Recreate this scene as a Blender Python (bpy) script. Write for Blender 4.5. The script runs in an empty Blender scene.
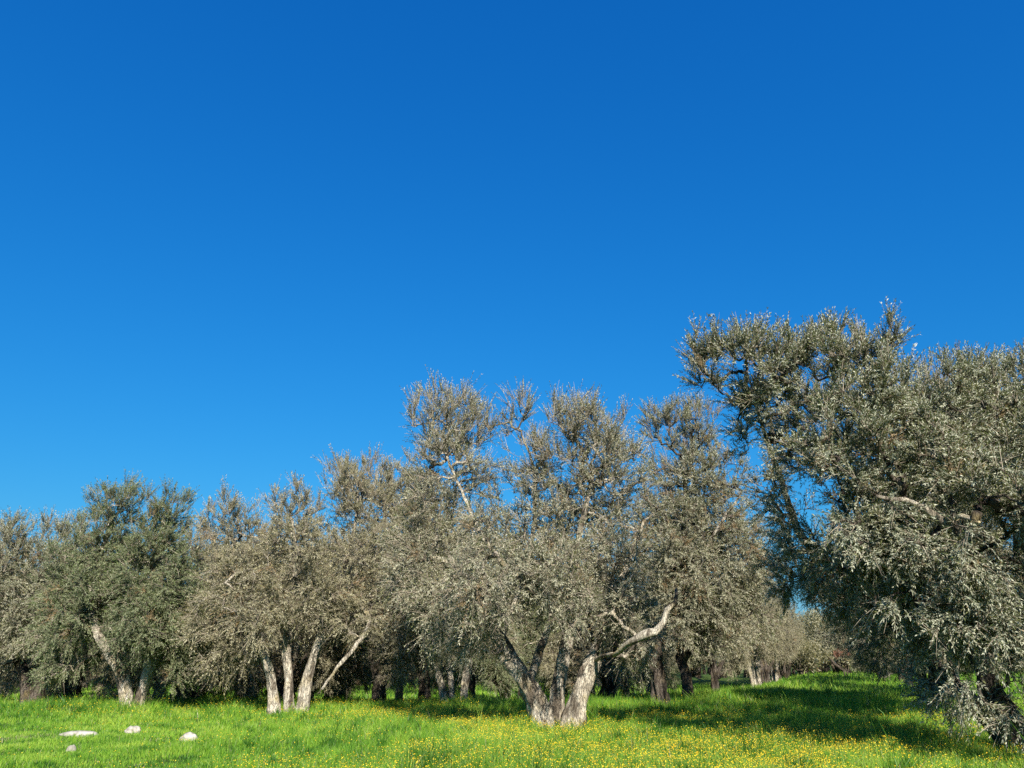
import bpy, math, random
import numpy as np
from mathutils import Vector, noise as mnoise

R = math.radians
rng = np.random.default_rng(11)
random.seed(5)
sc = bpy.context.scene
COL = sc.collection

# ------------------------------------------------------------------ camera
F_PX = 769.0
PITCH = R(19.87)
EYE = 1.6
cd = bpy.data.cameras.new("camera")
cam = bpy.data.objects.new("camera", cd)
COL.objects.link(cam)
cam.location = (0, 0, EYE)
cam.rotation_euler = (math.pi / 2 + PITCH, 0, 0)
cd.sensor_width = 36.0
cd.lens = F_PX / 1024 * 36.0
cd.clip_start = 0.1
cd.clip_end = 3000
sc.camera = cam
CF = np.array([0, math.cos(PITCH), math.sin(PITCH)])
CU = np.array([0, -math.sin(PITCH), math.cos(PITCH)])


def at(px, py, Y):
    """world point seen at a photo pixel, at distance Y in front of the viewer"""
    d = CF + (px - 512) / F_PX * np.array([1.0, 0, 0]) + (384 - py) / F_PX * CU
    return d * (Y / d[1]) + np.array([0, 0, EYE])


def scale_at(p):
    """metres per photo pixel at world point p"""
    return float(np.dot(p - np.array([0, 0, EYE]), CF)) / F_PX


def ground_h(x, y):
    x = np.asarray(x, float); y = np.asarray(y, float)
    return (0.05 * np.sin(x * .33 + 1.0) * np.sin(y * .27 + .4) + 0.035 * np.sin(x * .9 + y * .55)
            + 0.02 * np.sin(x * 1.9 - y * 1.3 + 2)
            - .045 * np.clip(y - 27.5, 0, 40) * np.clip((2.0 - ((x - 5) * .926 - (y - 28.5) * .378)) / 9, 0, 1))


def ground_px(px, Y):
    """world X of pixel column px on the ground at distance Y"""
    return (px - 512) / F_PX * (Y * math.cos(PITCH) - EYE * math.sin(PITCH))


# ------------------------------------------------------------------ helpers
def tag(o, label=None, cat=None, group=None, kind=None):
    if label: o["label"] = label
    if cat: o["category"] = cat
    if group: o["group"] = group
    if kind: o["kind"] = kind
    return o


def mesh_np(name, verts, faces, mats, parent=None, smooth=False, mat_idx=None, fattr=None):
    """faces: list of (n,k) int arrays"""
    me = bpy.data.meshes.new(name)
    verts = np.ascontiguousarray(verts, dtype=np.float32)
    me.vertices.add(len(verts))
    me.vertices.foreach_set("co", verts.ravel())
    nl = sum(f.size for f in faces)
    nf = sum(len(f) for f in faces)
    me.loops.add(nl)
    me.loops.foreach_set("vertex_index", np.concatenate([f.ravel() for f in faces]).astype(np.int32))
    me.polygons.add(nf)
    starts = []; s = 0
    for f in faces:
        k = f.shape[1]
        starts.append(s + np.arange(len(f)) * k)
        s += f.size
    me.polygons.foreach_set("loop_start", np.concatenate(starts).astype(np.int32))
    if mat_idx is not None:
        me.polygons.foreach_set("material_index", np.asarray(mat_idx, dtype=np.int32))
    me.update(calc_edges=True)
    sm = np.zeros(nf, dtype=bool)
    if smooth is True: sm[:] = True
    elif smooth is not False: sm[:] = smooth
    me.polygons.foreach_set("use_smooth", sm)
    if fattr:
        for an, av in fattr.items():
            a = me.attributes.new(an, 'FLOAT', 'FACE')
            a.data.foreach_set("value", np.asarray(av, dtype=np.float32))
    for m in mats: me.materials.append(m)
    o = bpy.data.objects.new(name, me)
    COL.objects.link(o)
    if parent is not None: o.parent = parent
    return o


def norm(v):
    return v / np.maximum(np.linalg.norm(v, axis=-1, keepdims=True), 1e-9)


def resample(pts, step):
    """Catmull-Rom through pts (n,k), roughly evenly spaced"""
    P = np.asarray(pts, float)
    P = np.vstack([2 * P[0] - P[1], P, 2 * P[-1] - P[-2]])
    out = []
    for i in range(1, len(P) - 2):
        n = max(2, int(np.linalg.norm(P[i + 1, :3] - P[i, :3]) / step))
        t = np.linspace(0, 1, n, endpoint=False)[:, None]
        a, b, c, d = P[i - 1], P[i], P[i + 1], P[i + 2]
        out.append(.5 * (2 * b + (c - a) * t + (2 * a - 5 * b + 4 * c - d) * t ** 2 + (3 * b - a - 3 * c + d) * t ** 3))
    out.append(P[-2][None])
    return np.vstack(out)


def bark_tube(path, sides, rough, seed, flare=0.0):
    """gnarled round limb along path rows (x,y,z,r); returns verts, quads, cap tris"""
    C = path[:, :3]; r = path[:, 3]
    n = len(C)
    T = norm(np.gradient(C, axis=0))
    u = np.zeros((n, 3)); v = np.zeros((n, 3))
    a = np.array([1.0, .3, 0]); a = a - T[0] * a.dot(T[0]); a /= np.linalg.norm(a)
    for i in range(n):
        a = a - T[i] * a.dot(T[i]); a /= np.linalg.norm(a)
        u[i] = a; v[i] = np.cross(T[i], a)
    ang = np.arange(sides) / sides * 2 * math.pi
    s = np.concatenate([[0], np.cumsum(np.linalg.norm(np.diff(C, axis=0), axis=1))])
    verts = np.zeros((n, sides, 3))
    for i in range(n):
        for j in range(sides):
            tw = s[i] * .55
            ca, sa = math.cos(ang[j] + tw), math.sin(ang[j] + tw)
            k = 1 + rough * (mnoise.noise(Vector((ca * 2.1 + seed, sa * 2.1, s[i] * .7)))
                             + .6 * mnoise.noise(Vector((ca * 5 + seed, sa * 5, s[i] * 1.6 + 9)))
                             + .3 * mnoise.noise(Vector((ca * 9 + seed, sa * 9, s[i] * 5 + 3))))
            if flare: k *= 1 + flare * math.exp(-s[i] / .35) * (1 + .5 * math.sin(ang[j] * 3 + seed))
            verts[i, j] = C[i] + (u[i] * math.cos(ang[j]) + v[i] * math.sin(ang[j])) * r[i] * k
    i = np.arange(n - 1)[:, None] * sides; j = np.arange(sides)[None, :]; j2 = (j + 1) % sides
    q = np.stack([i + j, i + j2, i + sides + j2, i + sides + j], -1).reshape(-1, 4)
    V = verts.reshape(-1, 3)
    V = np.vstack([V, C[-1] + T[-1] * r[-1]])
    tip = len(V) - 1; b = (n - 1) * sides
    tri = np.stack([b + np.arange(sides), b + (np.arange(sides) + 1) % sides, np.full(sides, tip)], -1)
    return V, q, tri


def join_tubes(tubes):
    V = []; Q = []; Tt = []; o = 0
    for v, q, t in tubes:
        V.append(v); Q.append(q + o); Tt.append(t + o); o += len(v)
    return np.vstack(V), [np.vstack(Q), np.vstack(Tt)]


def chains_to_tubes(P, rad, sides):
    """P (N,K,3), rad (N,K) -> verts, quads for N thin limbs at once"""
    N, K, _ = P.shape
    T = norm(np.gradient(P, axis=1))
    ref = np.where(np.abs(T[..., 2:3]) > .9, np.array([1.0, 0, 0]), np.array([0, 0, 1.0]))
    u = norm(np.cross(T, ref)); v = np.cross(T, u)
    ang = np.arange(sides) / sides * 2 * math.pi
    ring = (u[:, :, None, :] * np.cos(ang)[None, None, :, None] + v[:, :, None, :] * np.sin(ang)[None, None, :, None])
    V = P[:, :, None, :] + ring * rad[:, :, None, None]
    base = (np.arange(N)[:, None, None] * K + np.arange(K - 1)[None, :, None]) * sides
    j = np.arange(sides)[None, None, :]; j2 = (j + 1) % sides
    q = np.stack([base + j, base + j2, base + sides + j2, base + sides + j], -1).reshape(-1, 4)
    return V.reshape(-1, 3), q


# ------------------------------------------------------------------ materials
def new_mat(name):
    m = bpy.data.materials.new(name); m.use_nodes = True
    nt = m.node_tree; nt.nodes.clear()
    out = nt.nodes.new("ShaderNodeOutputMaterial")
    return m, nt, out


def N(nt, t, **kw):
    n = nt.nodes.new(t)
    for k, v in kw.items(): setattr(n, k, v)
    return n


def ramp(nt, fac, stops):
    r = N(nt, "ShaderNodeValToRGB")
    e = r.color_ramp.elements
    while len(e) < len(stops): e.new(.5)
    for el, (p, c) in zip(e, stops):
        el.position = p; el.color = (*c, 1)
    nt.links.new(fac, r.inputs[0])
    return r.outputs[0]


def mixc(nt, fac, a, b, mode='MIX'):
    m = N(nt, "ShaderNodeMix", data_type='RGBA', blend_type=mode)
    for idx, val in ((0, fac), (6, a), (7, b)):
        if isinstance(val, bpy.types.NodeSocket): nt.links.new(val, m.inputs[idx])
        elif idx == 0: m.inputs[0].default_value = val
        else: m.inputs[idx].default_value = (*val, 1)
    return m.outputs[2]


def leaf_mat(name, top, under, dry=(.30, .19, .09), transl=.27):
    """leaves: greener top face, silvery felted underside, 'tint' varies leaf to leaf, 'dry' marks dead brown ones"""
    m, nt, out = new_mat(name)
    at_ = N(nt, "ShaderNodeAttribute", attribute_name="tint")
    dr = N(nt, "ShaderNodeAttribute", attribute_name="dry")
    geo = N(nt, "ShaderNodeNewGeometry")
    c1 = ramp(nt, at_.outputs["Fac"], top)
    c2 = ramp(nt, at_.outputs["Fac"], under)
    c = mixc(nt, geo.outputs["Backfacing"], c1, c2)
    c = mixc(nt, dr.outputs["Fac"], c, dry)
    p = N(nt, "ShaderNodeBsdfPrincipled")
    p.inputs["Roughness"].default_value = .5
    p.inputs["Specular IOR Level"].default_value = .4
    nt.links.new(c, p.inputs["Base Color"])
    t = N(nt, "ShaderNodeBsdfTranslucent")
    tc = mixc(nt, .55, c, (.28, .33, .08))
    nt.links.new(tc, t.inputs["Color"])
    ms = N(nt, "ShaderNodeMixShader"); ms.inputs[0].default_value = transl
    nt.links.new(p.outputs[0], ms.inputs[1]); nt.links.new(t.outputs[0], ms.inputs[2])
    nt.links.new(ms.outputs[0], out.inputs[0])
    return m


def bark_mat(name, stops, lichen=.35, lic_col=(.42, .33, .10)):
    m, nt, out = new_mat(name)
    tc = N(nt, "ShaderNodeTexCoord")
    mp = N(nt, "ShaderNodeMapping"); mp.inputs["Scale"].default_value = (1, 1, .28)
    nt.links.new(tc.outputs["Object"], mp.inputs[0])
    n1 = N(nt, "ShaderNodeTexNoise"); n1.inputs["Scale"].default_value = 9; n1.inputs["Detail"].default_value = 8; n1.inputs["Roughness"].default_value = .7
    nt.links.new(mp.outputs[0], n1.inputs["Vector"])
    v = N(nt, "ShaderNodeTexVoronoi", feature='DISTANCE_TO_EDGE'); v.inputs["Scale"].default_value = 22
    wv = N(nt, "ShaderNodeMix", data_type='VECTOR'); wv.inputs[0].default_value = .16
    nt.links.new(mp.outputs[0], wv.inputs[4]); nt.links.new(n1.outputs["Color"], wv.inputs[5])
    nt.links.new(wv.outputs[1], v.inputs["Vector"])
    n2 = N(nt, "ShaderNodeTexNoise"); n2.inputs["Scale"].default_value = 2.3; n2.inputs["Detail"].default_value = 5
    nt.links.new(tc.outputs["Object"], n2.inputs["Vector"])
    c = ramp(nt, n1.outputs["Fac"], stops)
    lf = ramp(nt, n2.outputs["Fac"], [(.52, (0, 0, 0)), (.66, (lichen,) * 3)])
    c = mixc(nt, lf, c, lic_col)
    crack = ramp(nt, v.outputs["Distance"], [(.0, (.55,) * 3), (.07, (1,) * 3)])
    c = mixc(nt, .8, c, crack, 'MULTIPLY')
    n3 = N(nt, "ShaderNodeTexNoise"); n3.inputs["Scale"].default_value = 3.4; n3.inputs["Detail"].default_value = 4
    mp3 = N(nt, "ShaderNodeMapping"); mp3.inputs["Scale"].default_value = (1, 1, .35); mp3.inputs["Location"].default_value = (4, 7, 1)
    nt.links.new(tc.outputs["Object"], mp3.inputs[0]); nt.links.new(mp3.outputs[0], n3.inputs["Vector"])
    stain = ramp(nt, n3.outputs["Fac"], [(.40, (.16, .13, .11)), (.50, (1, 1, 1))])
    c = mixc(nt, .8, c, stain, 'MULTIPLY')
    p = N(nt, "ShaderNodeBsdfPrincipled"); p.inputs["Roughness"].default_value = .92
    p.inputs["Specular IOR Level"].default_value = .2
    nt.links.new(c, p.inputs["Base Color"])
    add = N(nt, "ShaderNodeMath", operation='ADD')
    nt.links.new(n1.outputs["Fac"], add.inputs[0]); nt.links.new(crack, add.inputs[1])
    b = N(nt, "ShaderNodeBump"); b.inputs["Strength"].default_value = .9; b.inputs["Distance"].default_value = .08
    nt.links.new(add.outputs[0], b.inputs["Height"]); nt.links.new(b.outputs[0], p.inputs["Normal"])
    nt.links.new(p.outputs[0], out.inputs[0])
    return m


def twig_mat(name, a, b):
    m, nt, out = new_mat(name)
    at_ = N(nt, "ShaderNodeAttribute", attribute_name="tint")
    c = ramp(nt, at_.outputs["Fac"], [(0, a), (1, b)])
    p = N(nt, "ShaderNodeBsdfPrincipled"); p.inputs["Roughness"].default_value = .8
    nt.links.new(c, p.inputs["Base Color"]); nt.links.new(p.outputs[0], out.inputs[0])
    return m


BARK = bark_mat("pale_olive_bark", [(.28, (.13, .10, .07)), (.42, (.40, .345, .265)), (.58, (.62, .56, .45)), (.8, (.72, .67, .57))])
BARKD = bark_mat("dark_shaded_bark", [(.28, (.035, .026, .02)), (.48, (.10, .08, .062)), (.65, (.19, .16, .13)), (.85, (.28, .25, .21))], .25)  # dark bark, with the shade on the trunks put into its colour
LIMB = bark_mat("lichen_limb_bark", [(.28, (.14, .115, .08)), (.42, (.40, .35, .265)), (.6, (.60, .545, .43)), (.85, (.70, .65, .54))], .55)
TWIG = twig_mat("grey_twig", (.15, .12, .085), (.42, .36, .27))
L_GREY = leaf_mat("grey_olive_leaf",
                  [(0, (.062, .062, .020)), (.5, (.170, .158, .062)), (1, (.38, .345, .165))],
                  [(0, (.20, .185, .100)), (1, (.56, .52, .35))])
L_GREEN = leaf_mat("green_olive_leaf",
                   [(0, (.024, .052, .012)), (.5, (.078, .125, .032)), (1, (.21, .255, .085))],
                   [(0, (.10, .135, .060)), (1, (.33, .36, .20))])
L_SILVER = leaf_mat("silver_olive_leaf",
                    [(0, (.032, .052, .013)), (.5, (.090, .112, .034)), (1, (.24, .245, .095))],
                    [(0, (.17, .20, .115)), (1, (.62, .62, .46))])
L_MIX = leaf_mat("mid_olive_leaf",
                 [(0, (.036, .054, .015)), (.5, (.102, .124, .040)), (1, (.28, .285, .115))],
                 [(0, (.18, .185, .105)), (1, (.60, .58, .42))])
L_RED = leaf_mat("reddish_leaf", [(0, (.22, .07, .04)), (1, (.36, .15, .08))], [(0, (.3, .14, .1)), (1, (.4, .2, .14))])


# ------------------------------------------------------------------ trees
def leaf_quads(P, D, W, L, Wd, droop):
    """diamond leaves: base P, direction D, width dir W"""
    nrm = np.cross(W, D)
    base = P
    mid = P + D * (L * .45)[:, None] + nrm * (L * .04)[:, None]
    tip = P + D * L[:, None] - np.array([0, 0, 1.0]) * (L * droop)[:, None]
    a = mid + W * (Wd * .5)[:, None]; b = mid - W * (Wd * .5)[:, None]
    V = np.stack([base, b, tip, a], 1).reshape(-1, 3)
    n = len(P)
    Fq = np.arange(n * 4).reshape(n, 4)
    return V, Fq


def rand_dirs(n):
    return norm(rng.normal(size=(n, 3)))


def make_tree(name, base, stems, lobes, leafm, barkm=BARK, limbs=(), twigs_per=8, pairs=8, leaf_len=.083, leaf_w=.0205,
              bare=.15, dryf=.01, dens=1.0, seed=0, twig_len=.42, low_droop=.4, step=.12, clear=(1.9, 1.5), show=(), merge=False, holes=-.12):
    """base world xyz. stems/limbs: lists of rows (x,y,z,r) in world; lobes rows (x,y,z,rx,ry,rz,density)"""
    base = np.array(base)
    root = bpy.data.objects.new(name, None)
    root.empty_display_size = .3
    COL.objects.link(root)
    root.location = base
    loc = lambda pts: np.array([[p[0] - base[0], p[1] - base[1], p[2] - base[2], p[3]] for p in pts])
    paths = []
    tubes = []
    for k, s in enumerate(stems):
        pt = resample(loc(s), step)
        pt[:, :3] += np.cumsum(rng.normal(size=(len(pt), 3)) * .010, axis=0) * np.linspace(0, 1, len(pt))[:, None]
        paths.append(pt)
        tubes.append(bark_tube(pt, 26, .42, seed * 7.3 + k * 3.1, flare=.38))
    V, Fc = join_tubes(tubes)
    tV, tF = V, Fc
    if not merge: mesh_np("trunk", V, Fc, [barkm], root, True)
    for k, s in enumerate(limbs):
        pt = resample(loc(s), step)
        pt[:, :3] += np.cumsum(rng.normal(size=(len(pt), 3)) * .018, axis=0) * np.linspace(0, 1, len(pt))[:, None]
        paths.append(pt)
        V, q, t = bark_tube(pt, 12, .42, seed * 5.1 + k * 2.7 + 50)
        mesh_np("limb", V, [q, t], [LIMB], root, True)
    # clump points of the crown
    cl = []; outd = []; lobid = []
    for li, lb in enumerate(lobes):
        c = np.array(lb[:3]) - base; rr = np.array(lb[3:6]); dn = lb[6] if len(lb) > 6 else 1
        n = int(34 * dens * dn * (rr[0] * rr[1] + rr[0] * rr[2] + rr[1] * rr[2]))
        d = rand_dirs(int(n * 2.0))
        rad = rng.uniform(0, 1, len(d)) ** .42
        wob = np.array([mnoise.noise(Vector(x * 1.7 + li * 3.3 + seed)) for x in d])
        p = c + d * rr * (rad * (1 + .38 * wob))[:, None]
        # holes: drop clumps where a coarse noise is low
        hol = np.array([mnoise.noise(Vector(x * 1.45 + seed * 2.2)) for x in p])
        keep = hol > holes + .09 * rng.normal(size=len(p))
        keep &= (p[:, 2] > .35 + .3 * rng.uniform(size=len(p)))
        keep &= ~((np.abs(p[:, 0]) < clear[1]) & (p[:, 2] < clear[0] + .35 * rng.uniform(size=len(p))) & (p[:, 1] < .8))
        for sp in show:                                          # limbs that stand free of leaves
            q_ = resample(loc(sp), .3)[:, :3]
            for off, rr_ in ((0, .38), (-.5, .40), (-1.1, .42), (-1.7, .42)):
                keep &= (np.sqrt(((p[:, None] - q_[None] - np.array([0, off, -.25 * off * 0])) ** 2).sum(-1)).min(1) > rr_)
        p = p[keep][:n]; d = d[keep][:n]
        cl.append(p); outd.append(d); lobid.append(np.full(len(p), li))
    cl = np.vstack(cl); outd = np.vstack(outd)
    # branchwork: every clump grows from the nearest limb already there
    Kc = 6
    src = []
    for pt in paths:
        m = max(2, int(len(pt) * .30))
        src.append(pt[m:, :3])
    S = np.vstack(src)
    d0 = np.sqrt(((cl[:, None, :] - S[None, ::2]) ** 2).sum(-1)).min(1)
    order = np.argsort(d0)
    nn = len(S); NC = len(cl)
    nodes = np.zeros((nn + NC * (Kc - 1), 3)); nodes[:nn] = S
    owner = np.full(len(nodes), -1); oidx = np.zeros(len(nodes), int)
    cnt = nn
    CH = np.zeros((NC, Kc, 3)); par = np.full(NC, -1); pidx = np.zeros(NC, int)
    for i, ci in enumerate(order):
        t = cl[ci]
        dv = t - nodes[:cnt]
        dist = np.sqrt((dv ** 2).sum(1))
        cost = dist + .35 * np.maximum(0, -dv[:, 2])       # prefer to grow upward
        k = int(np.argmin(cost))
        p0 = nodes[k]; L = dist[k]
        mid = (p0 + t) / 2 + np.array([0, 0, 1.0]) * L * rng.uniform(-.02, .16) + rng.normal(size=3) * L * .09
        tt = np.linspace(0, 1, Kc)[:, None]
        c = (1 - tt) ** 2 * p0 + 2 * (1 - tt) * tt * mid + tt ** 2 * t
        c[1:-1] += rng.normal(size=(Kc - 2, 3)) * min(.03, L * .04)
        CH[i] = c
        par[i] = owner[k]; pidx[i] = oidx[k]
        nodes[cnt:cnt + Kc - 1] = c[1:]
        owner[cnt:cnt + Kc - 1] = i; oidx[cnt:cnt + Kc - 1] = np.arange(1, Kc)
        cnt += Kc - 1
    load = np.ones((NC, Kc))
    for i in range(NC - 1, -1, -1):
        if par[i] >= 0: load[par[i], :pidx[i] + 1] += load[i, 0]
    rad = .0065 * load ** .46
    rad[:, -1] *= .75
    big = rad[:, 0] > .016
    Vb, qb = chains_to_tubes(CH[big], rad[big], 6)
    Vs, qs = chains_to_tubes(CH[~big], rad[~big], 3)
    V = np.vstack([Vb, Vs]); q = np.vstack([qb, qs + len(Vb)])
    if merge: mesh_np("stems", np.vstack([tV, V]), [np.vstack([tF[0], q + len(tV)]), tF[1]], [barkm], root, True)
    else: mesh_np("branches", V, [q], [barkm], root, True)
    # twigs
    cl = cl[order]; outd = outd[order]
    nt_ = NC * twigs_per
    ci = np.repeat(np.arange(NC), twigs_per)
    clr = rng.uniform(0, 1, NC)                              # tint of the clump
    cld = (rng.uniform(0, 1, NC) < dryf)                     # dead clump
    bdir = norm(CH[:, -1] - CH[:, -3])
    h = cl[:, 2]
    hmax = h.max()
    upb = np.interp(h / hmax, [0, .35, .7, 1], [-low_droop, .05, .7, 1.2])
    d = bdir[ci] * .5 + outd[ci] * .35 + rand_dirs(NC)[ci] * .3 + rand_dirs(nt_) * .55 + np.array([0, 0, 1.0]) * upb[ci][:, None]
    d = norm(d)
    L = twig_len * rng.uniform(.45, 1.35, nt_) * np.interp(h[ci] / hmax, [.6, .85, 1], [1, 1.1, 1.25])
    t0 = rng.uniform(.35, 1, nt_)
    seg = np.minimum((t0 * (Kc - 1)).astype(int), Kc - 2); fr = t0 * (Kc - 1) - seg
    p0 = CH[ci, seg] * (1 - fr)[:, None] + CH[ci, seg + 1] * fr[:, None]
    far = np.linalg.norm(p0 - cl[ci], axis=1) > .45
    p0[far] = cl[ci][far] + rng.normal(size=(far.sum(), 3)) * .12
    sag = rng.uniform(.0, .35, nt_) * np.where(h[ci] > .75 * hmax, .3, 1)
    isbare = rng.uniform(0, 1, nt_) < bare
    down = np.array([0, 0, -1.0])
    tk = np.array([0, .5, 1.0])
    TP = p0[:, None, :] + d[:, None, :] * (L[:, None] * tk)[:, :, None] + down * ((L * sag)[:, None] * tk ** 2)[:, :, None]
    tr = np.stack([np.full(nt_, .0050), np.full(nt_, .0038), np.full(nt_, .0018)], 1)
    tr[isbare] *= 1.25
    Vt, qt = chains_to_tubes(TP, tr, 3)
    tint_t = np.repeat(np.where(isbare, rng.uniform(.5, 1, nt_), rng.uniform(0, .6, nt_)), 6)
    # leaves
    lt = np.where(~isbare)[0]
    M = pairs * 2
    li = np.repeat(lt, M)
    kk = np.tile(np.arange(M), len(lt))
    tt = .10 + .9 * (np.floor(kk / 2) + 1 + rng.uniform(-.3, .3, len(li))) / pairs
    tt = np.minimum(tt, 1.02)
    lp = p0[li] + d[li] * (L[li] * tt)[:, None] + down * (L[li] * sag[li] * tt ** 2)[:, None]
    tan = norm(d[li] + down * (2 * sag[li] * tt)[:, None])
    ref = norm(np.cross(tan, rand_dirs(len(lt))[np.repeat(np.arange(len(lt)), M)] + 1e-4))
    ref2 = np.cross(tan, ref)
    ph = (kk % 2) * math.pi + (np.floor(kk / 2) % 2) * math.pi / 2 + rng.normal(size=len(li)) * .35
    side = ref * np.cos(ph)[:, None] + ref2 * np.sin(ph)[:, None]
    ang = rng.uniform(.5, 1.05, len(li)) * (1 - .45 * (tt > .9))
    ld = norm(tan * np.cos(ang)[:, None] + side * np.sin(ang)[:, None] + rng.normal(size=(len(li), 3)) * .12)
    n0 = tan * .7 + np.array([0, 0, .55]) + rng.normal(size=(len(li), 3)) * .45
    wd = norm(np.cross(ld, n0))
    ll = leaf_len * rng.uniform(.6, 1.2, len(li)); lw = leaf_w * rng.uniform(.75, 1.25, len(li))
    VL, FL = leaf_quads(lp, ld, wd, ll, lw, .06)
    tint_l = np.clip(.46 * clr[ci[li]] + .42 * rng.uniform(0, 1, len(li)) + .22 * (tt > .62), 0, 1)       # sunlit glint at the shoot tips, put into the leaf tint
    dry_l = (cld[ci[li]] * .85 + (rng.uniform(0, 1, len(li)) < .02) * .7).clip(0, 1)
    V = np.vstack([VL, Vt]); q = np.vstack([FL, qt + len(VL)])
    mi = np.concatenate([np.zeros(len(FL), int), np.ones(len(qt), int)])
    mesh_np("crown", V, [q], [leafm, TWIG], root, np.concatenate([np.zeros(len(FL), bool), np.ones(len(qt), bool)]), mi,
            {"tint": np.concatenate([tint_l, tint_t]), "dry": np.concatenate([dry_l, np.zeros(len(qt))])})
    root["leaves"] = len(FL)
    print(name, "clumps", NC, "leaves", len(FL), "height %.1f" % hmax)
    del root["leaves"]
    return root


def limb_px(rows, Y):
    return [(*at(px, py, Y + dy), r) for (px, py, dy, r) in rows]


def stem_px(rows, Y):
    """rows (px,py,dY,r)"""
    out = []
    for i, (px, py, dy, r) in enumerate(rows):
        p = at(px, py, Y + dy)
        if i == 0: p[2] = float(ground_h(p[0], p[1])) - .12
        out.append((*p, r))
    return out


def lobes_px(rows, Y):
    """rows (px,py,dY,rx_px,rz_px,ry_m,density)"""
    out = []
    for (px, py, dy, rx, rz, ry, dn) in rows:
        p = at(px, py, Y + dy); s = scale_at(p)
        out.append((*p, rx * s, ry, rz * s * 1.03, dn))
    return out


def base_at(px, Y):
    x = ground_px(px, Y)
    return (x, Y, float(ground_h(x, Y)))


TREES = {}

# the big tree by the middle, three stems from one bole
Y = 20.4
TREES['C0'] = make_tree("olive_tree", base_at(556, Y),
    [stem_px([(547, 727, 0, .27), (538, 706, 0, .235), (527, 682, .0, .205), (510, 658, .1, .19), (495, 632, .3, .15), (470, 600, .5, .10), (448, 560, .6, .07)], Y),
     stem_px([(555, 727, .25, .21), (556, 704, .2, .175), (561, 672, .2, .15), (566, 640, .3, .15), (572, 600, .4, .11), (578, 540, .4, .08), (590, 470, .3, .05)], Y),
     stem_px([(572, 727, -.1, .27), (577, 705, -.1, .225), (584, 682, -.1, .195), (594, 655, 0, .17), (606, 620, .2, .11), (622, 570, .3, .07), (640, 520, .4, .04)], Y)],
    lobes_px([(612, 643, -2.5, 18, 13, .5, 1.3), (480, 522, -1.4, 18, 24, .6, .9), (440, 421, 0.2, 34, 34, 1, 1.15), (470, 434, 0.6, 24, 36, 0.8, 1), (452, 470, 0.4, 42, 38, 1.3, 0.9), (418, 560, 0.4, 34, 50, 1.3, 1), (425, 505, 0.4, 30, 40, 1.1, 0.8),
              (515, 417, 0.8, 18, 24, 0.6, 0.75), (520, 470, 0.9, 30, 40, 1, 0.55), (575, 421, 0, 30, 24, 0.8, 1), (603, 434, 0.2, 30, 30, 1, 1), (560, 460, 0.2, 34, 40, 1.2, 0.8),
              (612, 480, 0.3, 42, 50, 1.5, 1), (545, 530, 0.2, 46, 48, 1.7, 0.85), (492, 585, -2.0, 56, 42, 1.4, 1.15), (555, 588, -2.0, 48, 50, 1.3, 1), (610, 570, -0.5, 44, 55, 1.4, 1),
              (625, 630, -0.4, 34, 36, 1, 1), (600, 655, -0.8, 20, 22, 0.6, 0.7), (450, 610, 0.6, 42, 46, 1.4, 1), (520, 560, 2.2, 85, 55, 1.6, 0.8), (590, 520, 2.2, 60, 55, 1.5, 0.8), (470, 630, -0.6, 30, 24, 0.8, 0.8)], Y),
    L_MIX, BARK,
    limbs=[limb_px([(545, 600, .1, .07), (520, 582, -.6, .06), (500, 560, -1.0, .055), (484, 536, -1.1, .05), (468, 500, -.6, .038), (452, 455, 0, .03)], Y),
           limb_px([(596, 660, -.2, .05), (606, 655, -.9, .05), (618, 654, -1.5, .055), (628, 645, -1.9, .06), (643, 639, -2.2, .09), (655, 636, -2.4, .085), (664, 625, -2.4, .07), (668, 614, -2.4, .065), (677, 607, -2.4, .05), (678, 594, -2.3, .035)], Y),
           limb_px([(500, 648, .3, .09), (505, 625, .7, .08), (525, 570, 1.0, .07), (530, 490, 1.0, .045), (520, 430, .9, .025)], Y),
           limb_px([(528, 690, .6, .09), (540, 650, 1.0, .10), (550, 620, 1.2, .08), (548, 560, 1.5, .06)], Y)],
    show=[limb_px([(645, 640, -2.2, .1), (660, 630, -2.4, .08), (679, 598, -2.3, .04)], Y)],
    clear=(2.2, 1.6), bare=.30, dryf=.035, seed=1, dens=1.0, pairs=8, twigs_per=8, twig_len=.46, leaf_len=.070, leaf_w=.0175)

# behind it on the left edge of the aisle, trunk coloured dark for the shade on it
Y = 28.5
TREES['C1'] = make_tree("olive_tree", base_at(657, Y),
    [stem_px([(660, 712, 0, .30), (659, 690, 0, .23), (657, 660, 0, .20), (657, 640, 0, .19), (668, 600, .2, .16), (682, 540, .2, .10), (685, 470, 0, .05)], Y),
     limb_px([(656, 668, 0, .16), (645, 650, -.2, .13), (635, 632, -.3, .10), (630, 580, -.2, .06)], Y)],
    lobes_px([(668, 425, 0, 26, 26, .9, 1), (695, 430, .4, 28, 28, 1.1, .9), (675, 480, 0, 42, 40, 1.4, 1), (715, 490, .2, 40, 45, 1.5, 1.1), (665, 545, -.6, 44, 50, 1.6, 1.1),
              (715, 555, -.8, 52, 50, 1.7, 1.15), (752, 555, .2, 32, 48, 1.4, 1), (735, 615, -.2, 40, 34, 1.4, 1), (690, 615, -.8, 42, 34, 1.3, 1), (650, 600, 0, 30, 40, 1.2, .9), (700, 540, 2, 60, 60, 1.6, .8)], Y),
    L_MIX, BARKD, limbs=[limb_px([(664, 620, .2, .12), (690, 575, -.4, .09), (715, 530, -.7, .06), (735, 490, -.7, .035)], Y)],
    bare=.20, dryf=.08, seed=2, dens=.85)

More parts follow.
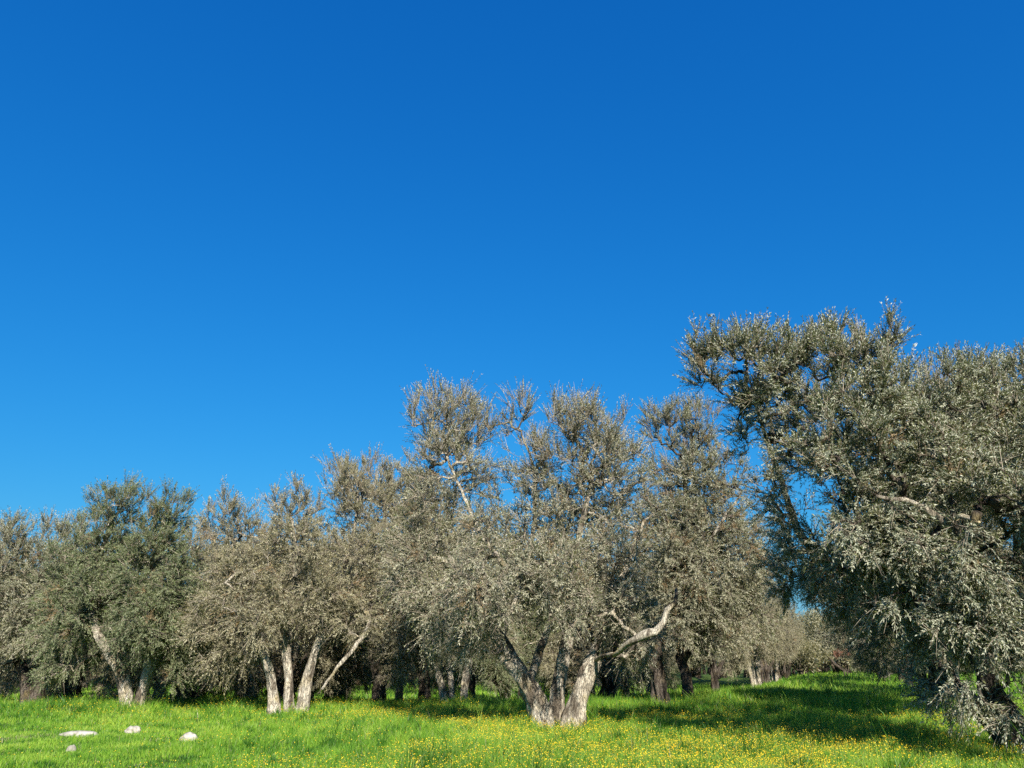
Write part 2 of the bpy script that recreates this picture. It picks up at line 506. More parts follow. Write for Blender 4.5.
# the big near tree at the right
Y = 14.3
TREES['R0'] = make_tree("olive_tree", base_at(1018, Y),
    [stem_px([(1030, 760, 0, .22), (1012, 722, .1, .16), (990, 684, .2, .14), (975, 645, .2, .125), (992, 625, -.3, .12), (985, 590, -1.0, .105)], Y),
     stem_px([(1040, 760, .1, .26), (1050, 700, .3, .18), (1034, 620, .4, .18), (1018, 530, .4, .12), (1010, 450, .5, .07), (1005, 390, .5, .03)], Y),
     stem_px([(1030, 755, .5, .20), (975, 705, 1.0, .14), (922, 652, 1.3, .12), (866, 592, 1.4, .11), (808, 543, 1.2, .085), (788, 500, 1.0, .06), (770, 445, .8, .038), (752, 392, .6, .02)], Y)],
    lobes_px([(706, 359, -0.3, 24, 28, 0.69, 1), (735, 356, -0.4, 34, 26, 0.92, 1.1), (772, 383, -0.5, 40, 40, 1.15, 1.1), (822, 361, -0.7, 34, 30, 1.03, 1), (868, 351, -0.9, 40, 24, 1.03, 1), (850, 401, -1.2, 56, 42, 1.49, 1.1),
              (915, 406, -0.8, 46, 34, 1.38, 0.95), (960, 386, -0.6, 32, 28, 1.15, 0.8), (1005, 389, -0.5, 40, 34, 1.15, 0.9), (1055, 391, -0.4, 46, 50, 1.49, 1), (830, 458, -1.4, 50, 46, 1.49, 1.05), (900, 463, -1.6, 60, 46, 1.61, 1.1),
              (975, 448, -1.1, 60, 46, 1.61, 1), (1050, 470, -0.9, 60, 60, 1.72, 1), (870, 530, -1.4, 52, 46, 1.49, 1), (940, 540, -1.9, 56, 50, 1.49, 1), (1010, 550, -1.9, 52, 50, 1.49, 1), (845, 565, -0.3, 34, 30, 1.15, 0.8),
              (905, 610, -0.9, 46, 36, 1.26, 1), (960, 620, -1.7, 48, 36, 1.15, 0.9), (1020, 625, -1.6, 36, 36, 1.0, .6), (968, 688, -1.5, 34, 26, .8, .7), (1012, 672, -1.9, 30, 34, .8, .75), (940, 684, -.2, 26, 20, .7, .6), (1005, 715, -1.5, 26, 18, .6, .7), (940, 655, .2, 34, 24, .8, .8), (808, 528, .4, 34, 36, .9, 1.1), (716, 372, -.4, 30, 24, .7, 1.5), (745, 385, -.3, 26, 24, .7, 1.2), (1010, 590, -2.0, 46, 34, 0.9, 0.7), (960, 560, -1.9, 50, 36, 0.92, 0.8), (1075, 610, -0.9, 50, 56, 1.5, .7),
              (742, 402, 0, 28, 40, 0.69, 0.6), (768, 475, 0.2, 30, 50, 0.69, 0.5), (800, 500, 0, 26, 40, 0.8, 0.8), (880, 460, 2.2, 90, 60, 1.72, 0.7), (980, 470, 2.4, 90, 70, 1.84, 0.8), (940, 590, 1.8, 70, 50, 1.49, 0.8), (800, 428, 1.6, 36, 40, 1.03, 0.7), (1040, 520, -2.6, 46, 46, 1, 0.8), (985, 500, -2.8, 50, 44, 1, 0.8), 
              (1130, 500, -4, 50, 50, 0.9, 1), (1095, 430, -3.4, 50, 50, 0.9, 0.9),  # lobes out of view at the right, added to shade the grass
              (880, 400, 2.6, 60, 36, 1.2, .45), (965, 405, 2.8, 60, 40, 1.3, .45), (805, 435, 2.2, 40, 40, 1.0, .5), (1050, 425, 2.6, 60, 56, 1.3, .5),  # back lobes, added to lengthen the crown's shadow
              (795, 575, 1.6, 26, 34, 0.8, 0.7), (812, 590, 1.6, 26, 26, .8, .7), (840, 600, 1.2, 28, 26, .8, .7)], Y),
    L_SILVER, BARKD,
    limbs=[limb_px([(986, 596, -.9, .105), (980, 578, -1.2, .10), (966, 548, -1.7, .088), (946, 520, -2.1, .072), (930, 506, -2.2, .062), (905, 490, -2.4, .045), (880, 486, -2.5, .025)], Y),
           limb_px([(946, 522, -2.1, .05), (962, 516, -2.5, .04), (985, 522, -2.8, .025)], Y),
           limb_px([(984, 600, -.2, .08), (960, 580, -1.0, .07), (930, 575, -1.4, .06), (890, 560, -1.5, .04), (860, 530, -1.4, .02)], Y),
           limb_px([(860, 592, 1.4, .09), (870, 540, .9, .07), (860, 480, .5, .05), (850, 420, .2, .03)], Y),
           limb_px([(915, 645, 1.2, .10), (900, 600, .8, .08), (905, 550, .4, .065), (925, 480, .2, .045), (930, 420, .2, .025)], Y)],
    show=[limb_px([(985, 590, -1.0, .1), (966, 548, -1.7, .09), (932, 508, -2.2, .065), (905, 490, -2.4, .045)], Y), limb_px([(975, 640, .1, .1), (990, 625, -.3, .1)], Y), limb_px([(800, 535, 1.2, .1), (782, 490, 1, .1), (768, 445, .8, .1)], Y)],
    clear=(.4, .3), low_droop=.15, bare=.16, dryf=.015, seed=3, dens=.98, twigs_per=10, holes=.02, pairs=9, leaf_len=.066, leaf_w=.017, twig_len=.36)

# slender three-stemmed tree left of the middle
Y = 26
TREES['L0'] = make_tree("olive_tree", base_at(290, Y),
    [stem_px([(277, 706, 0, .155), (271, 680, 0, .13), (264, 655, 0, .125), (256, 628, .1, .13), (247, 600, .3, .10), (232, 560, .4, .06)], Y),
     stem_px([(290, 706, .1, .145), (289, 680, .1, .125), (287, 655, .1, .12), (290, 620, .2, .12), (297, 580, .3, .09), (296, 530, .3, .05)], Y),
     stem_px([(302, 706, 0, .175), (307, 682, 0, .145), (314, 655, 0, .135), (322, 632, .1, .14), (336, 590, .2, .10), (350, 540, .3, .06), (356, 490, .4, .03)], Y)],
    lobes_px([(225, 528, .4, 24, 28, 1.0, 1), (250, 545, .6, 26, 36, 1.0, .9), (290, 508, 0, 28, 26, 1.0, .8), (238, 585, -.4, 42, 38, 1.3, 1.1), (300, 560, -.9, 44, 42, 1.3, 1), (340, 490, .5, 24, 28, 1, .75), (365, 500, .7, 26, 34, 1, .75),
              (368, 560, .1, 42, 40, 1.3, .9), (215, 630, .2, 32, 36, 1.1, 1), (265, 620, -.9, 34, 30, 1.0, 1), (320, 600, -1.0, 36, 26, .9, .9), (355, 612, -.2, 34, 30, 1.1, .9), (290, 560, 1.8, 70, 50, 1.5, .8), (235, 655, .4, 30, 24, 1, .9)], Y),
    L_GREY, BARK, limbs=[limb_px([(249, 605, .3, .07), (246, 595, -.4, .06), (240, 572, -1.0, .05), (226, 582, -1.3, .035)], Y),
                         limb_px([(291, 610, .2, .07), (300, 560, -.3, .055), (296, 520, -.3, .035)], Y),
                         limb_px([(334, 592, .2, .08), (350, 600, .5, .075), (366, 612, .4, .07), (370, 624, -.2, .065), (358, 642, -.8, .06), (343, 661, -1.1, .05), (323, 688, -1.3, .035)], Y)],
    show=[limb_px([(357, 644, -.8, .1), (343, 661, -1.1, .1), (330, 678, -1.2, .1)], Y)],
    clear=(2.0, 1.3), bare=.28, dryf=.03, seed=4, dens=.82, twig_len=.48)

# dark green bushy tree further left
Y = 27
TREES['M0'] = make_tree("olive_tree", base_at(133, Y),
    [stem_px([(131, 705, 0, .24), (124, 682, 0, .18), (110, 655, -.3, .15), (96, 630, -.6, .12), (90, 595, .2, .09), (100, 550, .3, .05)], Y),
     stem_px([(136, 705, .1, .20), (147, 675, .1, .14), (152, 650, .2, .14), (160, 610, .3, .10), (165, 555, .4, .05)], Y)],
    lobes_px([(118, 506, 0, 26, 22, .9, 1.1), (172, 512, .4, 18, 22, .7, 1), (150, 540, .3, 36, 28, 1.2, 1), (95, 550, 0, 36, 32, 1.2, 1.1), (150, 580, -.6, 46, 40, 1.4, 1.2), (95, 605, -.5, 46, 38, 1.4, 1.2),
              (140, 628, -1.0, 44, 30, 1.2, 1.1), (66, 645, .1, 30, 36, 1.1, 1), (186, 625, .3, 32, 40, 1.2, 1.1), (68, 590, .5, 28, 36, 1.1, 1), (130, 580, 1.8, 70, 50, 1.5, .9), (178, 660, .1, 24, 22, .9, 1)], Y),
    L_GREEN, BARK, show=[limb_px([(124, 682, 0, .2), (110, 655, -.3, .2), (96, 630, -.6, .1)], Y)], clear=(1.5, 1.0), bare=.08, dryf=.015, seed=5, dens=1.05, low_droop=.35)

# leftmost tree at the frame's edge
Y = 31
TREES['E0'] = make_tree("olive_tree", base_at(36, Y),
    [stem_px([(38, 702, 0, .26), (40, 684, 0, .20), (44, 664, 0, .2), (55, 640, .1, .14), (58, 590, .2, .07)], Y),
     stem_px([(32, 702, 0, .24), (24, 675, .2, .16), (10, 640, .3, .13), (8, 590, .3, .07)], Y)],
    lobes_px([(12, 545, 0, 30, 26, 1.2, 1), (60, 535, .4, 24, 22, 1.0, .9), (40, 575, -.3, 42, 36, 1.5, 1.1), (-25, 570, .2, 40, 44, 1.5, 1), (5, 610, -.8, 44, 38, 1.5, 1.1), (50, 625, -.6, 38, 36, 1.3, 1),
              (-30, 640, 0, 34, 34, 1.3, 1), (15, 655, -.5, 40, 26, 1.2, 1), (15, 600, 2, 70, 46, 1.6, .9)], Y),
    L_MIX, BARKD, bare=.18, dryf=.03, seed=6, dens=.8)

# tree with the pale drooping limb
Y = 33
TREES['LC'] = make_tree("olive_tree", base_at(378, Y),
    [stem_px([(378, 700, 0, .32), (379, 680, 0, .24), (374, 655, 0, .2), (380, 620, .1, .15), (385, 560, .2, .09), (382, 500, .2, .04)], Y),
     limb_px([(374, 664, 0, .18), (392, 640, -.1, .14), (412, 600, 0, .09), (420, 550, 0, .05)], Y)],
    lobes_px([(362, 482, 0, 28, 26, 1.2, 1), (400, 490, .3, 30, 30, 1.3, 1), (380, 530, -.3, 44, 40, 1.6, 1), (425, 540, .3, 34, 44, 1.5, 1), (350, 565, -.4, 36, 40, 1.5, 1), (405, 590, -.8, 44, 38, 1.6, 1.1),
              (440, 610, .2, 32, 36, 1.4, 1), (365, 615, -1.0, 34, 26, 1.2, 1), (335, 615, .5, 30, 34, 1.3, .9), (390, 560, 2, 60, 50, 1.8, .9)], Y),
    L_GREY, BARKD,
    bare=.26, dryf=.03, seed=7, dens=.75)


# low, drooping tree of the inner rows: it stands second in the row behind the dark green one
gx, gy = -13.3 + .378 * 9.2, 27 + .926 * 9.2
def rel(rows): return [(gx + r_[0], gy + r_[1], *r_[2:]) for r_ in rows]
TREES['G'] = make_tree("olive_tree", (gx, gy, float(ground_h(gx, gy))),
    [rel([(-.1, 0, -.1, .36), (-.2, .05, .6, .25), (-.6, .1, 1.5, .19), (-1.1, .3, 2.6, .14), (-1.5, .4, 4.2, .07)]),
     rel([(.15, .1, -.1, .33), (.3, .2, .6, .22), (.8, .1, 1.6, .16), (1.3, -.2, 2.7, .11), (1.5, -.3, 4.3, .06)]),
     rel([(0, .2, -.1, .3), (.05, .5, .8, .2), (.1, .9, 2.0, .15), (.1, 1.3, 3.4, .1), (0, 1.2, 5.2, .05)])],
    rel([(-1.6, 0, 5.6, 1.2, 1.3, 1.2, 1), (.2, .6, 6.2, 1.3, 1.3, 1.1, 1), (1.6, -.2, 5.4, 1.2, 1.3, 1.2, 1), (0, -1.4, 4.4, 1.7, 1.2, 1.3, 1), (-2.3, -.4, 3.9, 1.3, 1.4, 1.3, 1),
         (2.3, .2, 3.8, 1.3, 1.4, 1.3, 1), (0, 1.8, 4.2, 1.8, 1.2, 1.4, 1), (-2.6, .3, 2.2, 1.0, 1.2, 1.1, 1), (2.6, -.3, 2.1, 1.0, 1.2, 1.1, 1), (-1.2, -2.2, 2.6, 1.2, .9, 1.1, 1),
         (1.3, -2.2, 2.5, 1.2, .9, 1.1, 1), (1.2, 2.5, 2.4, 1.2, .9, 1.1, 1), (-1.2, 2.5, 2.3, 1.2, .9, 1.1, 1), (-2.4, -1.6, 1.4, .8, .8, .7, .8), (2.4, 1.6, 1.4, .8, .8, .7, .8), (2.2, -1.8, 1.3, .8, .8, .7, .8), (-.6, -2.7, 1.2, .9, .7, .8, .9), (.8, 2.8, 1.1, .9, .7, .8, .9), (-3.0, .4, 1.0, .8, .9, .8, .9), (3.1, -.2, 1.0, .8, .9, .8, .9), (-2.0, 2.0, 1.2, .9, .9, .8, .9), (.6, -1.6, 1.6, .8, .7, .6, .6)]),
    L_GREY, BARKD, clear=(.5, .4), bare=.22, dryf=.05, seed=12, dens=.62)
tag(TREES['G'], "dull olive tree with drooping crown, first back in line behind the dark green bushy tree", "olive tree", "olive trees in the rows deeper in the grove")


# ------------------------------------------------------------------ orchard rows: copies of the trees above
UNIQUE = [[c for c in TREES['L0'].children if c.name.startswith('limb')][-1]]


def copy_tree(src, x, y, rz, s, sz=1.0):
    r = src.copy(); COL.objects.link(r)
    r.location = (x, y, float(ground_h(x, y)) - .02)
    r.rotation_euler = (0, 0, rz); r.scale = (s, s, s * sz)
    for ch in src.children:
        if ch in UNIQUE: continue                            # only that one tree has the drooping limb
        c = ch.copy(); COL.objects.link(c); c.parent = r
    return r


G_FRONT = "olive trees along the front of the grove"
G_BACK = "olive trees in the rows deeper in the grove"
LAB = {
    'C0': "large grey-green olive tree rising from three stout pale stems by the yellow flowers",
    'C1': "olive tree with dark straight trunk just behind and right of the large three-stemmed tree",
    'R0': "big near silvery olive tree overhanging the aisle with a dark leaning trunk and lichened limbs",
    'L0': "grey olive tree fanning out on slender pale stems, one bare limb drooping to grass",
    'M0': "dark green bushy olive tree with a forked V trunk above the pale stones",
    'E0': "leftmost olive tree, dull green and cut by the edge of the photo",
    'LC': "grey olive tree rising just behind and right of the fan of three slender stems",
}
for k, lab in LAB.items():
    tag(TREES[k], lab, "olive tree", G_FRONT)

D = np.array([math.sin(R(22.2)), math.cos(R(22.2))])
ORD = ["first", "second", "third", "fourth", "fifth", "sixth", "seventh", "eighth", "ninth", "tenth", "eleventh", "twelfth"]
ROWS = [
    # start x, y, count, first skip distance, wording
    ('C', (4.9, 28.5), 7, 9.4, "olive tree along the left side of the grass aisle, {} beyond the dark straight trunk"),
    ('R', (9.3, 14.3), 8, 9.2, "olive tree along the right side of the grass aisle, {} beyond the big near tree"),
    ('L', (-7.2, 26), 6, 9.0, "olive tree in the dim grove, {} back in line behind the fan of slender stems"),
    ('M', (-13.3, 27), 6, 9.2, "olive tree in the dim grove, {} back in line behind the dark green bushy tree"),
    ('E', (-18.6, 31), 5, 9.3, "olive tree in the dim grove, {} back in line behind the leftmost tree"),
]
SRC = ['G', 'LC', 'G', 'C1', 'G', 'E0', 'G', 'M0']
import itertools
k = 0
SKIP = {('M', 1)}
for nm, (x0, y0), n, st, txt in ROWS:
    for i in range(1, n + 1):
        k += 1
        if (nm, i) in SKIP: continue
        jx, jy = rng.uniform(-.7, .7, 2)
        x = x0 + D[0] * st * i + jx; y = y0 + D[1] * st * i + jy
        src = SRC[(k * 5 + i) % len(SRC)]
        if nm == 'C': src = ['L0', 'LC', 'C1'][i % 3]
        s = {'C0': .84, 'C1': .86, 'LC': .95, 'M0': 1.08, 'L0': 1.0, 'E0': 1.05, 'G': 1.1}[src] * rng.uniform(.92, 1.06)
        t = copy_tree(TREES[src], x, y, rng.uniform(0, 6.28), s)
        tag(t, txt.format(ORD[i - 1]), "olive tree", G_BACK)

t = copy_tree(TREES['L0'], ground_px(455, 30.5), 30.5, .5, .86)
tag(t, "pale-stemmed olive tree standing back in the gap left of the large three-stemmed tree", "olive tree", G_BACK)
t = copy_tree(TREES['C1'], 11.6, 5.0, 2.1, .66)  # unseen tree, added so its shade falls on the grass and near crown
tag(t, "added olive tree out of view past the right edge, shading the big silvery tree", "olive tree", G_FRONT)
for px, yy, s_, lab in (
        (188, 32.5, .92, "shaded olive tree between the dark green bushy tree and the fan of slender stems"),
        (70, 37.0, 1.0, "shaded olive tree between the leftmost tree and the dark green bushy tree"),
        (245, 39.0, 1.05, "dim olive tree seen under the left side of the fan-stemmed tree's crown"),
        (335, 40.0, 1.05, "dim olive tree behind the foot of the pale drooping limb"),
        (606, 41.0, .95, "dim olive tree between the large three-stemmed tree and the dark straight trunk"),
        (-20, 41.0, 1.1, "dim olive tree behind the leftmost tree at the photo's edge")):
    x = ground_px(px, yy)
    t = copy_tree(TREES['G'], x, yy, rng.uniform(0, 6.28), s_)
    tag(t, lab, "olive tree", G_BACK)

# ------------------------------------------------------------------ ground
def build_ground():
    xs = np.concatenate([[-900, -400, -150], np.linspace(-60, 80, 141), [180, 450, 900]])
    ys = np.concatenate([[-400, -100, -20], np.linspace(0, 140, 141), [220, 500, 1200]])
    X, Yg = np.meshgrid(xs, ys)
    fade = np.clip((140 - np.abs(Yg)) / 20, 0, 1) * np.clip((80 - np.abs(X)) / 10, 0, 1)
    Z = ground_h(X, Yg) * fade
    V = np.stack([X, Yg, Z], -1).reshape(-1, 3)
    w = len(xs); i = np.arange(len(ys) - 1)[:, None] * w + np.arange(w - 1)[None]
    q = np.stack([i, i + 1, i + w + 1, i + w], -1).reshape(-1, 4)
    m, nt, out = new_mat("grassy_soil")
    tc = N(nt, "ShaderNodeTexCoord")
    n1 = N(nt, "ShaderNodeTexNoise"); n1.inputs["Scale"].default_value = .6; n1.inputs["Detail"].default_value = 6
    n2 = N(nt, "ShaderNodeTexNoise"); n2.inputs["Scale"].default_value = 14; n2.inputs["Detail"].default_value = 8
    nt.links.new(tc.outputs["Object"], n1.inputs["Vector"]); nt.links.new(tc.outputs["Object"], n2.inputs["Vector"])
    c = ramp(nt, n1.outputs["Fac"], [(.3, (.045, .085, .016)), (.7, (.085, .13, .025))])
    c2 = ramp(nt, n2.outputs["Fac"], [(.3, (.5, .45, .4)), (.6, (1, 1, 1))])
    c = mixc(nt, .7, c, c2, 'MULTIPLY')
    p = N(nt, "ShaderNodeBsdfPrincipled"); p.inputs["Roughness"].default_value = 1; p.inputs["Specular IOR Level"].default_value = .1
    nt.links.new(c, p.inputs["Base Color"])
    b = N(nt, "ShaderNodeBump"); b.inputs["Strength"].default_value = .8; b.inputs["Distance"].default_value = .1
    nt.links.new(n2.outputs["Fac"], b.inputs["Height"]); nt.links.new(b.outputs[0], p.inputs["Normal"])
    nt.links.new(p.outputs[0], out.inputs[0])
    o = mesh_np("ground", V, [q], [m], None, True)
    tag(o, kind="structure")


build_ground()

# stones lying in the short grass
STONES = [  # px, Y, length, width, height, label
    (80, 18.6, .84, .46, .15, "long flat whitish stone lying in the short grass, leftmost of the pale stones"),
    (133, 19.8, .36, .28, .20, "small buff stone in the grass below the forked trunk, middle of the pale stones"),
    (188, 17.9, .38, .26, .23, "whitish tilted stone in the grass, rightmost of the three pale stones"),
    (70, 15.4, .17, .15, .15, "tiny dull grey stone half sunk in the grass, nearest the viewer"),
]


def cnoise(x, y, sc_, off=0.0):
    return np.array([mnoise.noise(Vector((a * sc_ + off, b * sc_, off * 1.7))) for a, b in zip(x, y)])


def gnoise(sc_, off):
    """fast value noise on a lookup grid"""
    g = np.random.default_rng(int(off * 10) + 3).normal(size=(257, 257))
    def f(x, y):
        u = (np.asarray(x) * sc_ + off * 3.7) % 256; v = (np.asarray(y) * sc_ + off * 5.1) % 256
        i = u.astype(int); j = v.astype(int); a = u - i; b = v - j
        a = a * a * (3 - 2 * a); b = b * b * (3 - 2 * b)
        return (g[i, j] * (1 - a) * (1 - b) + g[i + 1, j] * a * (1 - b) + g[i, j + 1] * (1 - a) * b + g[i + 1, j + 1] * a * b)
    return f


n_h3 = gnoise(4.1, 7.0); n_h = gnoise(.45, 1.0); n_h2 = gnoise(1.7, 2.0); n_c = gnoise(.3, 3.0); n_f = gnoise(.28, 4.0); n_f2 = gnoise(1.2, 5.0)


def grass_height(x, y):
    """short turf in the left foreground, taller towards the trees and the right"""
    px = 512 + 817 * x / np.maximum(y, 1)
    left = np.clip((430 - px) / 260, 0, 1)
    near = np.clip((25.5 - y) / 4.5, 0, 1)
    h = .27 - .17 * left * near
    h = h + .10 * np.clip((y - 24) / 4, 0, 1)
    h = h * (1 + .22 * n_h(x, y) + .20 * n_h2(x, y) + .20 * n_h3(x, y) * (1 - .6 * left * near))
    return np.clip(h, .06, .75)


stone_xy = []
m, nt, out = new_mat("pale_limestone")
tc = N(nt, "ShaderNodeTexCoord")
n1 = N(nt, "ShaderNodeTexNoise"); n1.inputs["Scale"].default_value = 9; n1.inputs["Detail"].default_value = 8
nt.links.new(tc.outputs["Object"], n1.inputs["Vector"])
c = ramp(nt, n1.outputs["Fac"], [(.3, (.14, .12, .095)), (.46, (.33, .305, .25)), (.66, (.47, .44, .38))])
p = N(nt, "ShaderNodeBsdfPrincipled"); p.inputs["Roughness"].default_value = .95
b = N(nt, "ShaderNodeBump"); b.inputs["Strength"].default_value = .7; b.inputs["Distance"].default_value = .03
nt.links.new(n1.outputs["Fac"], b.inputs["Height"]); nt.links.new(b.outputs[0], p.inputs["Normal"])
nt.links.new(c, p.inputs["Base Color"]); nt.links.new(p.outputs[0], out.inputs[0])
STONE = m
m2, nt, out = new_mat("grey_stone")
p = N(nt, "ShaderNodeBsdfPrincipled"); p.inputs["Roughness"].default_value = .95; p.inputs["Base Color"].default_value = (.27, .25, .19, 1)
nt.links.new(p.outputs[0], out.inputs[0])
import bmesh
for i, (px, Y, l, w, h, lab) in enumerate(STONES):
    x = ground_px(px, Y)
    stone_xy.append((x, Y, l, w))
    bm = bmesh.new(); bmesh.ops.create_icosphere(bm, subdivisions=4, radius=1)
    for v in bm.verts:
        d = v.co.normalized()
        q = Vector((round(d.x * 2.2) / 2.2, round(d.y * 2.2) / 2.2, round(d.z * 2.2) / 2.2))
        k_ = 1 + .22 * mnoise.noise(d * 1.3 + Vector((i * 5, 0, 0))) + .10 * mnoise.noise(d * 3.5 + Vector((i * 3, 2, 0))) + .04 * mnoise.noise(d * 9)
        dd = d.lerp(q.normalized() if q.length > .1 else d, .35)
        v.co = Vector((dd.x * l / 2, dd.y * w / 2, dd.z * h * .62)) * k_
    me = bpy.data.meshes.new("stone"); bm.to_mesh(me); bm.free()
    for pl in me.polygons: pl.use_smooth = True
    me.materials.append(STONE if i < 3 else m2)
    o = bpy.data.objects.new("stone", me); COL.objects.link(o)
    o.location = (x, Y, float(ground_h(x, Y)) + h * .14)
    o.rotation_euler = (0, [.0, .15, -.25, .1][i], [.12, .5, -.4, .3][i])
    tag(o, lab, "stone", "stones in the grass")

# ------------------------------------------------------------------ grass
def grass_mat():
    m, nt, out = new_mat("grass_blade")
    at_ = N(nt, "ShaderNodeAttribute", attribute_name="tint")
    dr = N(nt, "ShaderNodeAttribute", attribute_name="dry")
    c = ramp(nt, at_.outputs["Fac"], [(0, (.024, .095, .012)), (.35, (.125, .305, .024)), (.7, (.285, .49, .043)), (1, (.49, .61, .10))])
    c = mixc(nt, dr.outputs["Fac"], c, (.42, .37, .22))
    p = N(nt, "ShaderNodeBsdfPrincipled"); p.inputs["Roughness"].default_value = .45
    p.inputs["Specular IOR Level"].default_value = .3
    nt.links.new(c, p.inputs["Base Color"])
    t = N(nt, "ShaderNodeBsdfTranslucent"); nt.links.new(mixc(nt, .5, c, (.30, .42, .03)), t.inputs["Color"])
    ms = N(nt, "ShaderNodeMixShader"); ms.inputs[0].default_value = .4
    nt.links.new(p.outputs[0], ms.inputs[1]); nt.links.new(t.outputs[0], ms.inputs[2])
    nt.links.new(ms.outputs[0], out.inputs[0])
    return m


def build_grass():
    X = []; Yy = []; Wd = []
    for y0, y1, dens, wid, m0 in ((9.5, 16, 1500, .0065, 2.0), (16, 22, 1050, .008, 2.5), (22, 30, 560, .011, 3), (30, 45, 200, .017, 3), (45, 70, 70, .028, 3), (70, 125, 20, .05, 3)):
        half = .66 * y1 + m0
        area = (y1 - y0) * 2 * half
        n = int(area * dens)
        y = rng.uniform(y0, y1, n); x = rng.uniform(-half, half, n)
        k_ = np.abs(x) < .66 * y + m0
        X.append(x[k_]); Yy.append(y[k_]); Wd.append(np.full(k_.sum(), wid))
    x = np.concatenate(X); y = np.concatenate(Yy); wd = np.concatenate(Wd)
    keep = np.ones(len(x), bool)
    for sx, sy, l, w in stone_xy:
        keep &= ~((np.abs(x - sx) < l * .5) & (y > sy - w * .5 - .35) & (y < sy + w * .5) & (rng.uniform(size=len(x)) < .85))
    x, y, wd = x[keep], y[keep], wd[keep]
    n = len(x)
    H = grass_height(x, y) * rng.uniform(.5, 1.25, n)
    # a trodden dry streak at the left
    px = 512 + 817 * x / y
    st = np.exp(-((y - (17.6 + .012 * px)) / .35) ** 2) * (px < 110)
    H *= 1 - .55 * st
    wd = np.where(n_h3(x, y) > 1.15, wd * 2.2, wd)              # broad-leaved weeds in tufts
    H = np.where(rng.uniform(size=n) < .012, H * 1.5, H)
    az = rng.uniform(0, 2 * math.pi, n)
    lean = rng.uniform(.08, .75, n) * H
    la = rng.uniform(0, 2 * math.pi, n)
    b = np.stack([x, y, ground_h(x, y) - .01], -1)
    wv = np.stack([np.cos(az), np.sin(az), np.zeros(n)], -1) * (wd * rng.uniform(.6, 1.5, n) / 2)[:, None]
    lv = np.stack([np.cos(la), np.sin(la), np.zeros(n)], -1) * lean[:, None]
    mid = b + lv * .28; mid[:, 2] += H * .6
    tip = b + lv; tip[:, 2] += H * (1 - .25 * (lean / H) ** 2)
    V = np.stack([b - wv, b + wv, mid - wv * .8, mid + wv * .8, tip], 1).reshape(-1, 3)
    k_ = np.arange(n)[:, None] * 5
    q = np.concatenate([k_ + np.array([0, 1, 3, 2])[None]]); t = k_ + np.array([2, 3, 4])[None]
    tuft = n_h3(x, y); wide = (tuft > 1.15)
    tint = np.clip(.52 + .12 * n_c(x, y) + .12 * n_h2(x, y) - .13 * tuft + .20 * rng.normal(size=n), 0, 1)
    tint[wide] *= .45
    dry = np.clip((rng.uniform(size=n) < .03 + .5 * st) * .8, 0, 1)
    o = mesh_np("grass", V, [q, t], [grass_mat()], None, False, None, {"tint": np.concatenate([tint, tint]), "dry": np.concatenate([dry, dry])})
    tag(o, kind="stuff")
    print("grass blades", n)


build_grass()


